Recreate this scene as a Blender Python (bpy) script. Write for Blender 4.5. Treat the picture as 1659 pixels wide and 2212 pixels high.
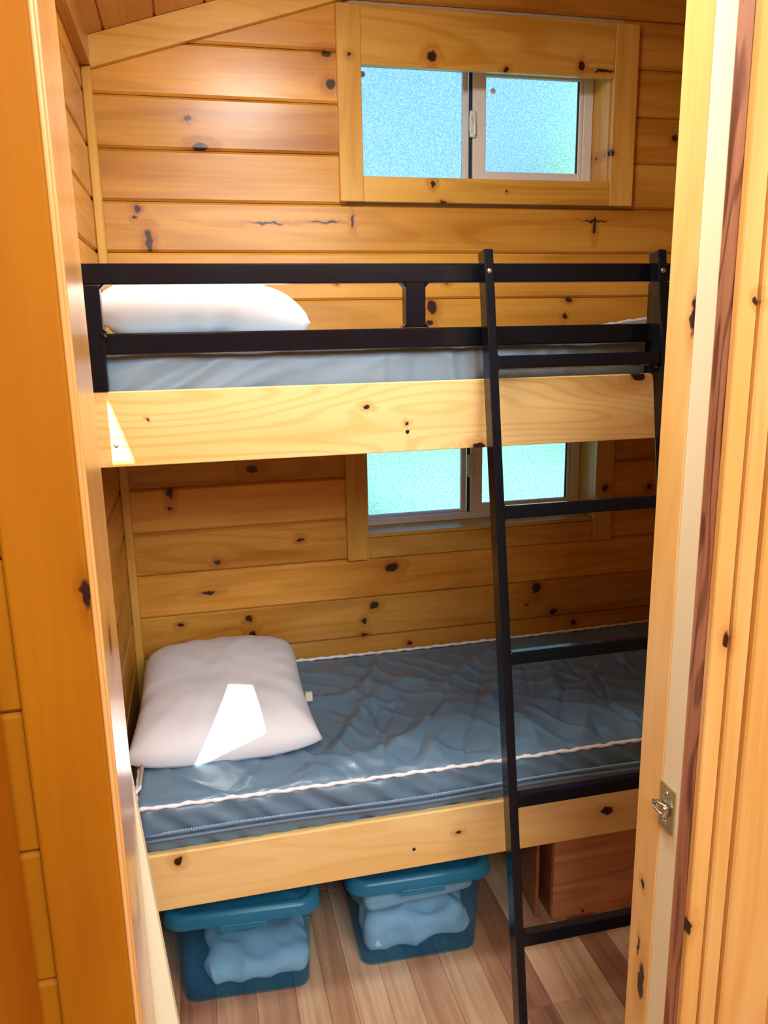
import bpy, bmesh, math, random
from mathutils import Vector, Matrix, noise

# ------------------------------------------------------------------ camera, light, exposure
H = 1.6                                   # floor is z = 0; heights below are given relative to the lens
scene = bpy.context.scene
C = scene.collection
for o in list(bpy.data.objects):
    bpy.data.objects.remove(o)
yaw, pitch, roll, FPX = 0.230706859, -0.228580573, -0.0180071437, 1732.42
cy_, sy_ = math.cos(yaw), math.sin(yaw)
F0 = Vector((sy_, cy_, 0)); R0 = Vector((cy_, -sy_, 0)); U0 = Vector((0, 0, 1))
F1 = F0 * math.cos(pitch) + U0 * math.sin(pitch); U1 = U0 * math.cos(pitch) - F0 * math.sin(pitch)
R2 = R0 * math.cos(roll) + U1 * math.sin(roll); U2 = U1 * math.cos(roll) - R0 * math.sin(roll)
cam_d = bpy.data.cameras.new('camera'); cam = bpy.data.objects.new('camera', cam_d); C.objects.link(cam)
cam_d.sensor_fit = 'VERTICAL'; cam_d.sensor_height = 36.0; cam_d.lens = FPX / 2212 * 36.0
cam_d.clip_start = 0.05
M = Matrix.Identity(4)
for r_ in range(3):
    M[r_][0] = R2[r_]; M[r_][1] = U2[r_]; M[r_][2] = -F1[r_]
M[0][3], M[1][3], M[2][3] = 0, -2.42758, H
cam.matrix_world = M
scene.camera = cam

wd = bpy.data.worlds.new('sky'); scene.world = wd; wd.use_nodes = True
wn = wd.node_tree; wn.nodes.clear()
o_ = wn.nodes.new('ShaderNodeOutputWorld'); b_ = wn.nodes.new('ShaderNodeBackground')
tc = wn.nodes.new('ShaderNodeTexCoord'); sx = wn.nodes.new('ShaderNodeSeparateXYZ'); rp = wn.nodes.new('ShaderNodeValToRGB')
wn.links.new(tc.outputs['Generated'], sx.inputs[0]); wn.links.new(sx.outputs['Z'], rp.inputs[0])
rp.color_ramp.elements[0].position = 0.0; rp.color_ramp.elements[0].color = (0.46, 0.76, 1.0, 1)
rp.color_ramp.elements[1].position = 0.7; rp.color_ramp.elements[1].color = (0.20, 0.47, 0.95, 1)
wn.links.new(rp.outputs[0], b_.inputs[0]); b_.inputs[1].default_value = 1.1
wn.links.new(b_.outputs[0], o_.inputs[0])

SUN = Vector((-0.067, 1.0, -0.466)).normalized()
sd = bpy.data.lights.new('sun', 'SUN'); sd.energy = 15.0; sd.angle = math.radians(0.12); sd.color = (1.0, 0.94, 0.84)
so = bpy.data.objects.new('sun', sd); C.objects.link(so); so.rotation_euler = SUN.to_track_quat('-Z', 'Y').to_euler()
so.location = (0, -6, 6)

def area(name, loc, target, sx_, sy2, energy, col):
    d = bpy.data.lights.new(name, 'AREA'); d.shape = 'RECTANGLE'; d.size = sx_; d.size_y = sy2
    d.energy = energy; d.color = col
    o = bpy.data.objects.new(name, d); C.objects.link(o); o.location = (loc[0], loc[1], loc[2] + H)
    v = Vector((target[0] - loc[0], target[1] - loc[1], target[2] - loc[2]))
    o.rotation_euler = v.to_track_quat('-Z', 'Y').to_euler()
    return o
area('porch_daylight', (0.60, -3.75, 1.02), (0.35, -0.9, -0.55), 1.65, 1.2, 88, (0.84, 0.93, 1.0))
area('bunk_room_lamp', (0.25, -1.0, 0.84), (0.4, -0.6, -1.0), 0.30, 0.30, 14, (1.0, 0.97, 0.90))
area('cabin_fill', (0.02, -2.3, 1.45), (0.7, -1.4, -0.6), 0.4, 0.4, 6.5, (1.0, 0.97, 0.90))  # added fill from the left for the right jamb; no known lamp there
scene.view_settings.view_transform = 'Standard'; scene.view_settings.look = 'None'
scene.view_settings.gamma = 1.0; scene.view_settings.use_curve_mapping = False
scene.view_settings.exposure = 0.42

# ------------------------------------------------------------------ materials
def new_mat(name):
    m = bpy.data.materials.new(name); m.use_nodes = True
    return m, m.node_tree, m.node_tree.nodes['Principled BSDF']

def knot_group():
    g = bpy.data.node_groups.new('knot', 'ShaderNodeTree')
    I = g.interface
    I.new_socket('Pos', in_out='INPUT', socket_type='NodeSocketVector')
    I.new_socket('Center', in_out='INPUT', socket_type='NodeSocketVector')
    I.new_socket('Inv', in_out='INPUT', socket_type='NodeSocketVector')
    I.new_socket('CoreIn', in_out='INPUT', socket_type='NodeSocketFloat')
    I.new_socket('HaloIn', in_out='INPUT', socket_type='NodeSocketFloat')
    I.new_socket('Core', in_out='OUTPUT', socket_type='NodeSocketFloat')
    I.new_socket('Halo', in_out='OUTPUT', socket_type='NodeSocketFloat')
    n = g.nodes; L = g.links
    gi = n.new('NodeGroupInput'); go = n.new('NodeGroupOutput')
    s = n.new('ShaderNodeVectorMath'); s.operation = 'SUBTRACT'; L.new(gi.outputs[0], s.inputs[0]); L.new(gi.outputs[1], s.inputs[1])
    m = n.new('ShaderNodeVectorMath'); m.operation = 'MULTIPLY'; L.new(s.outputs[0], m.inputs[0]); L.new(gi.outputs[2], m.inputs[1])
    l = n.new('ShaderNodeVectorMath'); l.operation = 'LENGTH'; L.new(m.outputs[0], l.inputs[0])
    outs = []
    for a, b in ((0.72, 1.12), (0.7, 3.4)):
        r = n.new('ShaderNodeMapRange'); r.interpolation_type = 'SMOOTHSTEP'
        r.inputs[1].default_value = a; r.inputs[2].default_value = b; r.inputs[3].default_value = 1; r.inputs[4].default_value = 0
        L.new(l.outputs['Value'], r.inputs[0]); outs.append(r)
    for k, r in enumerate(outs):
        x = n.new('ShaderNodeMath'); x.operation = 'MAXIMUM'; L.new(gi.outputs[3 + k], x.inputs[0]); L.new(r.outputs[0], x.inputs[1])
        L.new(x.outputs[0], go.inputs[k])
    return g
KG = knot_group()

def pine(name, light, dark, along='x', knots=(), kplane='xz', rough=0.34, ring=0.5, ringf=9.0, streak=0.5, bump=0.12, vary=0.22, coat=0.12, sc=1.0, spec=.4):
    """knots: (u, v, ru, rv) in the plane kplane, heights relative to the lens"""
    m, t, bs = new_mat(name); n = t.nodes; L = t.links
    geo = n.new('ShaderNodeNewGeometry'); oi = n.new('ShaderNodeObjectInfo')
    def sc_vec(a, c):
        v = {'x': (a, c, c), 'y': (c, a, c), 'z': (c, c, a)}[along]
        k = n.new('ShaderNodeVectorMath'); k.operation = 'MULTIPLY'; L.new(geo.outputs['Position'], k.inputs[0]); k.inputs[1].default_value = v
        rm = n.new('ShaderNodeMath'); rm.operation = 'MULTIPLY'; L.new(oi.outputs['Random'], rm.inputs[0]); rm.inputs[1].default_value = 37.0
        ad = n.new('ShaderNodeVectorMath'); ad.operation = 'ADD'; L.new(k.outputs[0], ad.inputs[0]); L.new(rm.outputs[0], ad.inputs[1])
        return ad.outputs[0]
    # noise-warped position for knots
    core = halo = None
    if knots:
        wv = n.new('ShaderNodeTexNoise'); wv.inputs['Scale'].default_value = 55; wv.inputs['Detail'].default_value = 1
        L.new(geo.outputs['Position'], wv.inputs['Vector'])
        w2 = n.new('ShaderNodeVectorMath'); w2.operation = 'SUBTRACT'; L.new(wv.outputs['Color'], w2.inputs[0]); w2.inputs[1].default_value = (.5, .5, .5)
        w3 = n.new('ShaderNodeVectorMath'); w3.operation = 'SCALE'; L.new(w2.outputs[0], w3.inputs[0]); w3.inputs['Scale'].default_value = 0.017
        w4 = n.new('ShaderNodeVectorMath'); w4.operation = 'ADD'; L.new(geo.outputs['Position'], w4.inputs[0]); L.new(w3.outputs[0], w4.inputs[1])
        for (u, v, ru, rv) in knots:
            ru = max(ru, .0028); rv = max(rv, .0028)
            g = n.new('ShaderNodeGroup'); g.node_tree = KG; L.new(w4.outputs[0], g.inputs[0])
            if kplane == 'xz': g.inputs[1].default_value = (u, 0, v + H); g.inputs[2].default_value = (1 / ru, 0, 1 / rv)
            else: g.inputs[1].default_value = (0, u, v + H); g.inputs[2].default_value = (0, 1 / ru, 1 / rv)
            if core: L.new(core, g.inputs[3]); L.new(halo, g.inputs[4])
            core, halo = g.outputs[0], g.outputs[1]
    # growth rings
    n1 = n.new('ShaderNodeTexNoise'); n1.inputs['Scale'].default_value = 1.0; n1.inputs['Detail'].default_value = 1.5; n1.inputs['Roughness'].default_value = 0.4
    L.new(sc_vec(0.9 * sc, 7.0 * sc), n1.inputs['Vector'])
    val = n1.outputs['Fac']
    if halo:
        ha = n.new('ShaderNodeMath'); ha.operation = 'MULTIPLY_ADD'; L.new(halo, ha.inputs[0]); ha.inputs[1].default_value = 0.13; L.new(val, ha.inputs[2]); val = ha.outputs[0]
    mm = n.new('ShaderNodeMath'); mm.operation = 'MULTIPLY'; L.new(val, mm.inputs[0]); mm.inputs[1].default_value = ringf * 6.283 * 1.3
    sn = n.new('ShaderNodeMath'); sn.operation = 'SINE'; L.new(mm.outputs[0], sn.inputs[0])
    rr = n.new('ShaderNodeMapRange'); rr.inputs[1].default_value = 0.1; rr.inputs[2].default_value = 1.0; rr.interpolation_type = 'SMOOTHSTEP'; L.new(sn.outputs[0], rr.inputs[0])
    # fine streaks
    n2 = n.new('ShaderNodeTexNoise'); n2.inputs['Scale'].default_value = 1.0; n2.inputs['Detail'].default_value = 4; n2.inputs['Roughness'].default_value = 0.6
    L.new(sc_vec(2.0, 90.0), n2.inputs['Vector'])
    # broad stain
    n3 = n.new('ShaderNodeTexNoise'); n3.inputs['Scale'].default_value = 1.0; n3.inputs['Detail'].default_value = 2
    L.new(sc_vec(1.5, 9.0), n3.inputs['Vector'])
    a = n.new('ShaderNodeMath'); a.operation = 'MULTIPLY'; L.new(rr.outputs[0], a.inputs[0]); a.inputs[1].default_value = ring * 0.5
    s2 = n.new('ShaderNodeMapRange'); s2.inputs[1].default_value = .35; s2.inputs[2].default_value = .7; s2.inputs[4].default_value = streak * .60; L.new(n2.outputs['Fac'], s2.inputs[0])
    s3 = n.new('ShaderNodeMapRange'); s3.inputs[1].default_value = .38; s3.inputs[2].default_value = .68; s3.inputs[4].default_value = .55; L.new(n3.outputs['Fac'], s3.inputs[0])
    b1 = n.new('ShaderNodeMath'); b1.operation = 'ADD'; L.new(a.outputs[0], b1.inputs[0]); L.new(s2.outputs[0], b1.inputs[1])
    b2 = n.new('ShaderNodeMath'); b2.operation = 'ADD'; b2.use_clamp = True; L.new(b1.outputs[0], b2.inputs[0]); L.new(s3.outputs[0], b2.inputs[1])
    mx = n.new('ShaderNodeMix'); mx.data_type = 'RGBA'; L.new(b2.outputs[0], mx.inputs[0])
    mx.inputs[6].default_value = (*light, 1); mx.inputs[7].default_value = (*dark, 1)
    col = mx.outputs[2]
    hs = n.new('ShaderNodeHueSaturation'); L.new(col, hs.inputs['Color'])
    vr = n.new('ShaderNodeMapRange'); vr.inputs[3].default_value = 1 - vary; vr.inputs[4].default_value = 1 + vary * 0.6; L.new(oi.outputs['Random'], vr.inputs[0]); L.new(vr.outputs[0], hs.inputs['Value'])
    col = hs.outputs[0]
    if halo:
        hm = n.new('ShaderNodeMix'); hm.data_type = 'RGBA'; hp = n.new('ShaderNodeMath'); hp.operation = 'MULTIPLY'; L.new(halo, hp.inputs[0]); hp.inputs[1].default_value = 0.55
        L.new(hp.outputs[0], hm.inputs[0]); L.new(col, hm.inputs[6]); hm.inputs[7].default_value = (dark[0] * .72, dark[1] * .55, dark[2] * .45, 1)
        cm = n.new('ShaderNodeMix'); cm.data_type = 'RGBA'; L.new(core, cm.inputs[0]); L.new(hm.outputs[2], cm.inputs[6]); cm.inputs[7].default_value = (.035, .010, .004, 1)
        col = cm.outputs[2]
    L.new(col, bs.inputs['Base Color'])
    bs.inputs['Roughness'].default_value = rough; bs.inputs['Specular IOR Level'].default_value = spec
    bs.inputs['Coat Weight'].default_value = coat; bs.inputs['Coat Roughness'].default_value = 0.22
    bp = n.new('ShaderNodeBump'); bp.inputs['Strength'].default_value = bump; bp.inputs['Distance'].default_value = 0.002
    L.new(n2.outputs['Fac'], bp.inputs['Height']); L.new(bp.outputs[0], bs.inputs['Normal'])
    return m

WL, WD = (0.76, 0.375, 0.058), (0.44, 0.155, 0.008)     # amber varnished pine
BL, BD = (0.90, 0.64, 0.27), (0.76, 0.44, 0.12)         # paler bunk boards
BACK_KNOTS = [(0.425,0.735,0.0157,0.0104),(0.436,0.659,0.0158,0.0145),(0.038,0.558,0.0111,0.0086),(0.069,0.486,0.0225,0.0112),(-0.11,0.323,0.011,0.0086),(-0.119,0.301,0.0073,0.0061),(-0.086,0.238,0.0124,0.0323),(1.522,0.551,0.0114,0.0114),(0.489,0.295,0.0055,0.0193),(1.258,0.306,0.0444,0.0032),(0.24,0.289,0.0526,0.0026),(0.407,0.293,0.0475,0.0027),(1.259,0.292,0.0064,0.0254),(0.728,0.052,0.0148,0.0236),(0.723,0.006,0.0118,0.0104),(1.18,0.067,0.0128,0.0064),(1.166,0.016,0.0096,0.008),(0.437,0.12,0.0056,0.0042),(0.775,0.118,0.0074,0.0044),(0.16,-0.417,0.0194,0.0125),(-0.084,-0.475,0.0093,0.0173),(-0.086,-0.521,0.008,0.0094),(0.297,-0.646,0.0102,0.0087),(0.712,-0.694,0.0094,0.0079),(0.041,-0.698,0.0111,0.0097),(0.588,-0.762,0.0217,0.0155),(0.007,-0.792,0.0223,0.0056),(0.127,-0.891,0.0115,0.0101),(0.133,-0.949,0.0145,0.0174),(-0.081,-0.889,0.0097,0.0069),(0.528,-0.885,0.0139,0.0124),(0.494,-0.936,0.0093,0.0093),(0.493,-0.984,0.0124,0.0062),(0.646,-1.03,0.0112,0.008),(1.095,-0.879,0.0171,0.0205),(1.238,-1.021,0.0124,0.0106),(1.161,-0.972,0.0157,0.0104),(1.063,-0.936,0.0068,0.0051),(1.503,-0.555,0.0107,0.0107)]

PINE_SIDE = pine('side wall pine', WL, WD, 'y')
PINE_CEIL = pine('ceiling pine', (0.74, 0.34, 0.08), (0.48, 0.17, 0.022), 'y', ring=.3)
PINE_TRIM_X = pine('trim pine level', (0.78, 0.46, 0.10), (0.56, 0.265, 0.028), 'x', vary=.06)
PINE_TRIM_Z = pine('trim pine upright', (0.78, 0.46, 0.10), (0.56, 0.265, 0.028), 'z', vary=.06)
PINE_BEAM = pine('beam pine', (0.62, 0.28, 0.07), (0.42, 0.15, 0.025), 'y', vary=.05)
WIN_KNOTS = [(0.486,0.73,0.0065,0.0065),(0.725,0.738,0.0136,0.015),(0.948,0.713,0.0086,0.0071),(1.187,0.738,0.0089,0.0134),(1.261,0.725,0.0332,0.0045),(0.728,0.401,0.0099,0.0099),(0.759,0.35,0.0114,0.0043),(0.959,0.383,0.0044,0.0044),(1.297,0.502,0.0062,0.0093),(1.325,-0.545,0.012,0.0137)]
WTX = pine('window trim level', (0.72, 0.41, 0.085), (0.50, 0.23, 0.022), 'x', knots=WIN_KNOTS, ring=.7, ringf=6, vary=.05)
WTZ = pine('window trim upright', (0.72, 0.41, 0.085), (0.50, 0.23, 0.022), 'z', knots=[WIN_KNOTS[0], WIN_KNOTS[8], WIN_KNOTS[9]], ring=.3, vary=.05)
UBM = pine('upper bunk board pine', BL, BD, 'x', knots=[(0.349,-0.164,0.0088,0.0049),(-0.087,-0.17,0.0035,0.0035),(0.436,-0.202,0.004,0.004),(0.972,-0.12,0.0172,0.0103),(0.598,-0.256,0.0191,0.0074)], ring=.85, ringf=17, streak=.25, vary=0, rough=.3)
LBM = pine('lower bunk board pine', BL, BD, 'x', knots=[(-0.102,-1.155,0.0109,0.0119),(0.554,-1.199,0.0083,0.0047),(0.949,-1.208,0.0182,0.0104),(-0.091,-1.279,0.0121,0.003)], ring=.45, ringf=12, streak=.3, vary=0, rough=.3)
JAMB_R = pine('right jamb pine', (0.92, 0.67, 0.27), (0.82, 0.49, 0.12), 'z', knots=[(-1.368,0.004,0.0075,0.03),(-1.331,-0.968,0.0056,0.008),(-1.345,-1.161,0.0105,0.041),(-1.331,-1.10,0.0043,0.020)], kplane='yz', ring=.3, vary=0)
JAMB_L = pine('left jamb pine', (0.84, 0.48, 0.16), (0.68, 0.32, 0.08), 'z', knots=[(-1.389,-0.395,0.013,0.022),(-1.372,-0.80,0.016,0.036)], kplane='yz', ring=.25, vary=0, rough=.24, coat=.5)
CASE_R = pine('right casing pine with light', (0.80, 0.50, 0.17), (0.66, 0.34, 0.07), 'z', knots=[(0.742,0.025,0.004,0.0072),(0.738,-0.46,0.0071,0.0134),(0.716,-0.95,0.006,0.014)], ring=.45, ringf=5, vary=.05, streak=.6)  # paler than the left casing: its stronger light is put into the colour
CASE_L = pine('left casing pine with shade', (0.42, 0.150, 0.004), (0.31, 0.095, 0.003), 'z', knots=[(-0.136,-0.302,0.0055,0.019)], ring=.2, vary=.05, streak=.3, rough=.55, coat=0, spec=.12)  # deep tone carries the weaker light on the left side in the colour
RAW = pine('raw pine', (0.90, 0.90, 0.66), (0.86, 0.82, 0.54), 'z', ring=.12, streak=.3, vary=0, rough=.7, coat=0, bump=.2)
LAMINATE = pine('dark wood laminate', (0.52, 0.25, 0.14), (0.14, 0.042, 0.02), 'z', sc=3.5, ring=1.1, ringf=4, streak=.8, vary=.05, rough=.5, coat=0)
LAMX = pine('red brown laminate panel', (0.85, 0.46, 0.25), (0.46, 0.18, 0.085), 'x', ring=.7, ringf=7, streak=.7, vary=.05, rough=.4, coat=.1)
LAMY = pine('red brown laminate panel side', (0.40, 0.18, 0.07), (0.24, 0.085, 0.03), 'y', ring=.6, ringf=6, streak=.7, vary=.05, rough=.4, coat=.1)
FLOORM = [pine('floor laminate %d' % i, l, d, 'y', ring=.55, ringf=7, streak=.9, vary=.10, rough=.38, coat=.15)
          for i, (l, d) in enumerate([((0.72, 0.50, 0.31), (0.48, 0.28, 0.16)), ((0.56, 0.34, 0.20), (0.36, 0.18, 0.10)), ((0.44, 0.24, 0.14), (0.27, 0.12, 0.07))])]

def plain(name, col, rough=.5, metal=0., coat=0., nscale=0, namp=.1, spec=.5, bump=0., bscale=200):
    m, t, b = new_mat(name); n = t.nodes; L = t.links
    b.inputs['Base Color'].default_value = (*col, 1); b.inputs['Roughness'].default_value = rough; b.inputs['Metallic'].default_value = metal
    b.inputs['Coat Weight'].default_value = coat; b.inputs['Specular IOR Level'].default_value = spec
    if nscale:
        x = n.new('ShaderNodeTexNoise'); x.inputs['Scale'].default_value = nscale; x.inputs['Detail'].default_value = 3
        geo = n.new('ShaderNodeNewGeometry'); L.new(geo.outputs['Position'], x.inputs['Vector'])
        k = n.new('ShaderNodeMix'); k.data_type = 'RGBA'; L.new(x.outputs['Fac'], k.inputs[0])
        k.inputs[6].default_value = (*[c * (1 - namp) for c in col], 1); k.inputs[7].default_value = (*[min(1, c * (1 + namp)) for c in col], 1)
        L.new(k.outputs[2], b.inputs['Base Color'])
    if bump:
        x = n.new('ShaderNodeTexNoise'); x.inputs['Scale'].default_value = bscale; x.inputs['Detail'].default_value = 3
        geo = n.new('ShaderNodeNewGeometry'); L.new(geo.outputs['Position'], x.inputs['Vector'])
        p = n.new('ShaderNodeBump'); p.inputs['Strength'].default_value = bump; p.inputs['Distance'].default_value = .002
        L.new(x.outputs['Fac'], p.inputs['Height']); L.new(p.outputs[0], b.inputs['Normal'])
    return m
BLACK = plain('black enamel', (.004, .005, .009), .14, coat=0, spec=.30, nscale=30, namp=.3, bump=.04, bscale=60)
STEEL = plain('steel', (.62, .60, .55), .28, 1.0, nscale=90, namp=.15)
BRASS = plain('dull brass plate', (.50, .47, .30), .38, 1.0, nscale=120, namp=.25)
VINYL = plain('white vinyl', (.78, .76, .74), .4, nscale=20, namp=.03)
VINYL2 = plain('cream vinyl', (.74, .80, .68), .45, nscale=20, namp=.03)
DARK = plain('dark seal', (.02, .025, .03), .6, nscale=50, namp=.3)
SLATE = plain('slate blue mattress cover', (.115, .200, .280), .40, nscale=6, namp=.10, bump=.10, bscale=45, coat=.1)
GREYC = plain('light grey mattress cover', (.25, .35, .44), .5, nscale=6, namp=.08, bump=.12, bscale=45)
PIPE = plain('white piping', (.80, .81, .82), .8, nscale=120, namp=.12, bump=.5, bscale=300)
TAPE = plain('zip tape', (.13, .20, .30), .5, nscale=40, namp=.1)
THREAD = plain('pale blue thread', (.42, .58, .72), .7, nscale=80, namp=.1)
COTTON = plain('white cotton', (.82, .82, .84), .85, nscale=10, namp=.03, bump=.15, bscale=30)
FLEECE = plain('white fleece', (.80, .84, .90), .95, nscale=30, namp=.06, bump=.6, bscale=160)
PLY = plain('plywood deck', (.50, .32, .16), .7, nscale=12, namp=.2)
PLAST = plain('clear plastic scrap', (.75, .75, .72), .2, nscale=90, namp=.2)
GRASS = plain('lawn', (.27, .50, .35), .9, nscale=3, namp=.35)
LEAF = plain('hedge leaves', (.16, .31, .19), .8, nscale=2.5, namp=.5)
EXT = plain('painted outer wall', (.55, .40, .24), .8, nscale=2, namp=.1)

def frosted():
    m, t, b = new_mat('frosted glass'); n = t.nodes; L = t.links
    geo = n.new('ShaderNodeNewGeometry')
    x = n.new('ShaderNodeTexNoise'); x.inputs['Scale'].default_value = 210; x.inputs['Detail'].default_value = 2; L.new(geo.outputs['Position'], x.inputs['Vector'])
    r = n.new('ShaderNodeMapRange'); r.inputs[1].default_value = .42; r.inputs[2].default_value = .58; L.new(x.outputs['Fac'], r.inputs[0])
    k = n.new('ShaderNodeMix'); k.data_type = 'RGBA'; L.new(r.outputs[0], k.inputs[0])
    k.inputs[6].default_value = (.42, .72, .88, 1); k.inputs[7].default_value = (1, 1, 1, 1)  # pale speckle paints the sparkle of the textured glass into its colour
    L.new(k.outputs[2], b.inputs['Base Color'])
    b.inputs['Transmission Weight'].default_value = 1; b.inputs['Roughness'].default_value = .34; b.inputs['IOR'].default_value = 1.25
    p = n.new('ShaderNodeBump'); p.inputs['Strength'].default_value = .5; p.inputs['Distance'].default_value = .002
    L.new(x.outputs['Fac'], p.inputs['Height']); L.new(p.outputs[0], b.inputs['Normal'])
    return m
GLASS = frosted()

def plastic(name, tint, base, mixf):
    m, t, b = new_mat(name); n = t.nodes; L = t.links
    b.inputs['Base Color'].default_value = (*base, 1); b.inputs['Roughness'].default_value = .25
    x = n.new('ShaderNodeTexNoise'); x.inputs['Scale'].default_value = 40; geo = n.new('ShaderNodeNewGeometry'); L.new(geo.outputs['Position'], x.inputs['Vector'])
    p = n.new('ShaderNodeBump'); p.inputs['Strength'].default_value = .05; L.new(x.outputs['Fac'], p.inputs['Height']); L.new(p.outputs[0], b.inputs['Normal'])
    tr = n.new('ShaderNodeBsdfTransparent'); tr.inputs[0].default_value = (*tint, 1)
    ms = n.new('ShaderNodeMixShader'); ms.inputs[0].default_value = mixf
    L.new(tr.outputs[0], ms.inputs[1]); L.new(b.outputs[0], ms.inputs[2]); L.new(ms.outputs[0], n['Material Output'].inputs[0])
    return m
BINP = plastic('translucent blue plastic', (.80, .93, .99), (.03, .28, .55), .15)
LIDP = plastic('translucent blue lid plastic', (.45, .72, .88), (.04, .30, .46), .42)

# ------------------------------------------------------------------ geometry helpers
ORG = {}
def link(name, bm, m, parent=None, smooth=False, kind=None, origin=None):
    me = bpy.data.meshes.new(name)
    bmesh.ops.recalc_face_normals(bm, faces=bm.faces)
    if origin is None:
        xs = [v.co for v in bm.verts]
        lo = [min(c[i] for c in xs) for i in range(3)]; hi = [max(c[i] for c in xs) for i in range(3)]
        origin = Vector(((lo[0] + hi[0]) / 2, (lo[1] + hi[1]) / 2, lo[2]))
    else: origin = Vector(origin)
    for v in bm.verts: v.co -= origin
    if smooth:
        for f in bm.faces: f.smooth = True
    bm.to_mesh(me); bm.free(); me.materials.append(m)
    o = bpy.data.objects.new(name, me); C.objects.link(o)
    ORG[o.name] = origin
    if parent is not None:
        o.parent = parent; o.location = origin - ORG[parent.name]
    else: o.location = origin
    if kind: o['kind'] = kind
    return o
def empty(name, loc, label=None, cat=None, group=None, kind=None):
    o = bpy.data.objects.new(name, None); C.objects.link(o); o.empty_display_size = .05
    p = Vector((loc[0], loc[1], loc[2] + H)); o.location = p; ORG[o.name] = p
    tag(o, label, cat, group, kind); return o
def tag(o, label=None, cat=None, group=None, kind=None):
    if label: o['label'] = label
    if cat: o['category'] = cat
    if group: o['group'] = group
    if kind: o['kind'] = kind
    return o
def bx(x0, x1, y0, y1, z0, z1, bev=.0, seg=1, bm=None, rot=None):
    b = bmesh.new()
    bmesh.ops.create_cube(b, size=1)
    for v in b.verts:
        v.co = Vector((x0 + (v.co.x + .5) * (x1 - x0), y0 + (v.co.y + .5) * (y1 - y0), z0 + (v.co.z + .5) * (z1 - z0) + H))
    if bev: bmesh.ops.bevel(b, geom=list(b.edges), offset=bev, segments=seg, affect='EDGES', profile=.5)
    if rot: bmesh.ops.rotate(b, verts=b.verts, cent=Vector((rot[0][0], rot[0][1], rot[0][2] + H)), matrix=Matrix.Rotation(rot[1], 3, rot[2]))
    if bm is None: return b
    me = bpy.data.meshes.new('t'); b.to_mesh(me); b.free(); bm.from_mesh(me); bpy.data.meshes.remove(me); return bm
def prism(poly, axis, a, b_):
    """extrude polygon along an axis; poly in the other two coordinates (world order)"""
    bm = bmesh.new()
    def P(u, v, w):
        if axis == 'y': return (u, w, v + H)
        if axis == 'x': return (w, u, v + H)
        return (u, v, w + H)
    f0 = [bm.verts.new(P(u, v, a)) for u, v in poly]; f1 = [bm.verts.new(P(u, v, b_)) for u, v in poly]
    bm.faces.new(f0); bm.faces.new(f1[::-1]); k = len(poly)
    for i in range(k): bm.faces.new((f0[i], f1[i], f1[(i + 1) % k], f0[(i + 1) % k]))
    return bm
def tube(path, r, seg=8, bm=None, rfun=None):
    bm = bm or bmesh.new(); rings = []
    pts = [Vector((p[0], p[1], p[2] + H)) for p in path]
    for i, p in enumerate(pts):
        d = (pts[min(i + 1, len(pts) - 1)] - pts[max(i - 1, 0)]).normalized()
        a = d.cross(Vector((0, 0, 1)));
        if a.length < .05: a = d.cross(Vector((0, 1, 0)))
        a.normalize(); b = d.cross(a)
        rr = r * (rfun(i) if rfun else 1)
        rings.append([bm.verts.new(p + a * rr * math.cos(t * 2 * math.pi / seg) + b * rr * math.sin(t * 2 * math.pi / seg)) for t in range(seg)])
    for i in range(len(rings) - 1):
        for t in range(seg): bm.faces.new((rings[i][t], rings[i][(t + 1) % seg], rings[i + 1][(t + 1) % seg], rings[i + 1][t]))
    bm.faces.new(rings[0]); bm.faces.new(rings[-1][::-1])
    return bm
def soft_box(cx, cy, cz, hx, hy, hz, r, nx, ny, nz, disp=None):
    bm = bmesh.new(); N = [nx, ny, nz]; half = (hx, hy, hz)
    def grid(ax, sgn):
        a, b = [i for i in range(3) if i != ax]
        g = []
        for i in range(N[a] + 1):
            row = []
            for j in range(N[b] + 1):
                p = [0, 0, 0]; p[ax] = sgn; p[a] = -1 + 2 * i / N[a]; p[b] = -1 + 2 * j / N[b]
                row.append(bm.verts.new([p[k] * half[k] for k in range(3)]))
            g.append(row)
        for i in range(N[a]):
            for j in range(N[b]): bm.faces.new((g[i][j], g[i + 1][j], g[i + 1][j + 1], g[i][j + 1]))
    for ax in range(3):
        for s in (-1, 1): grid(ax, s)
    bmesh.ops.remove_doubles(bm, verts=bm.verts, dist=1e-5)
    for v in bm.verts:
        q = Vector([max(-(half[k] - r), min(half[k] - r, v.co[k])) for k in range(3)])
        d = v.co - q
        nrm = d.normalized() if d.length > 1e-9 else Vector((0, 0, 1))
        p = q + nrm * r + Vector((cx, cy, cz + H))
        if disp: p = disp(p, nrm)
        v.co = p
    return bm
def screw(x, y, z, axis, r, m, parent, name='screw'):
    b = bmesh.new(); bmesh.ops.create_uvsphere(b, u_segments=14, v_segments=8, radius=r)
    for v in b.verts:
        if abs(v.co.x) < r * .18 and v.co.y < -.3 * r: v.co.y += r * .25
        v.co.y *= .55
        c = v.co.copy()
        if axis == 'x': c = Vector((c.y, c.x, c.z))
        v.co = c + Vector((x, y, z + H))
    return link(name, b, m, parent, smooth=True)

random.seed(4)
Z0, S = 0.6087, 0.13333
XL, XR = -0.222, 1.75
SL = 0.305
def ceil_z(x): return 0.741 + SL * (x + 0.197)

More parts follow.
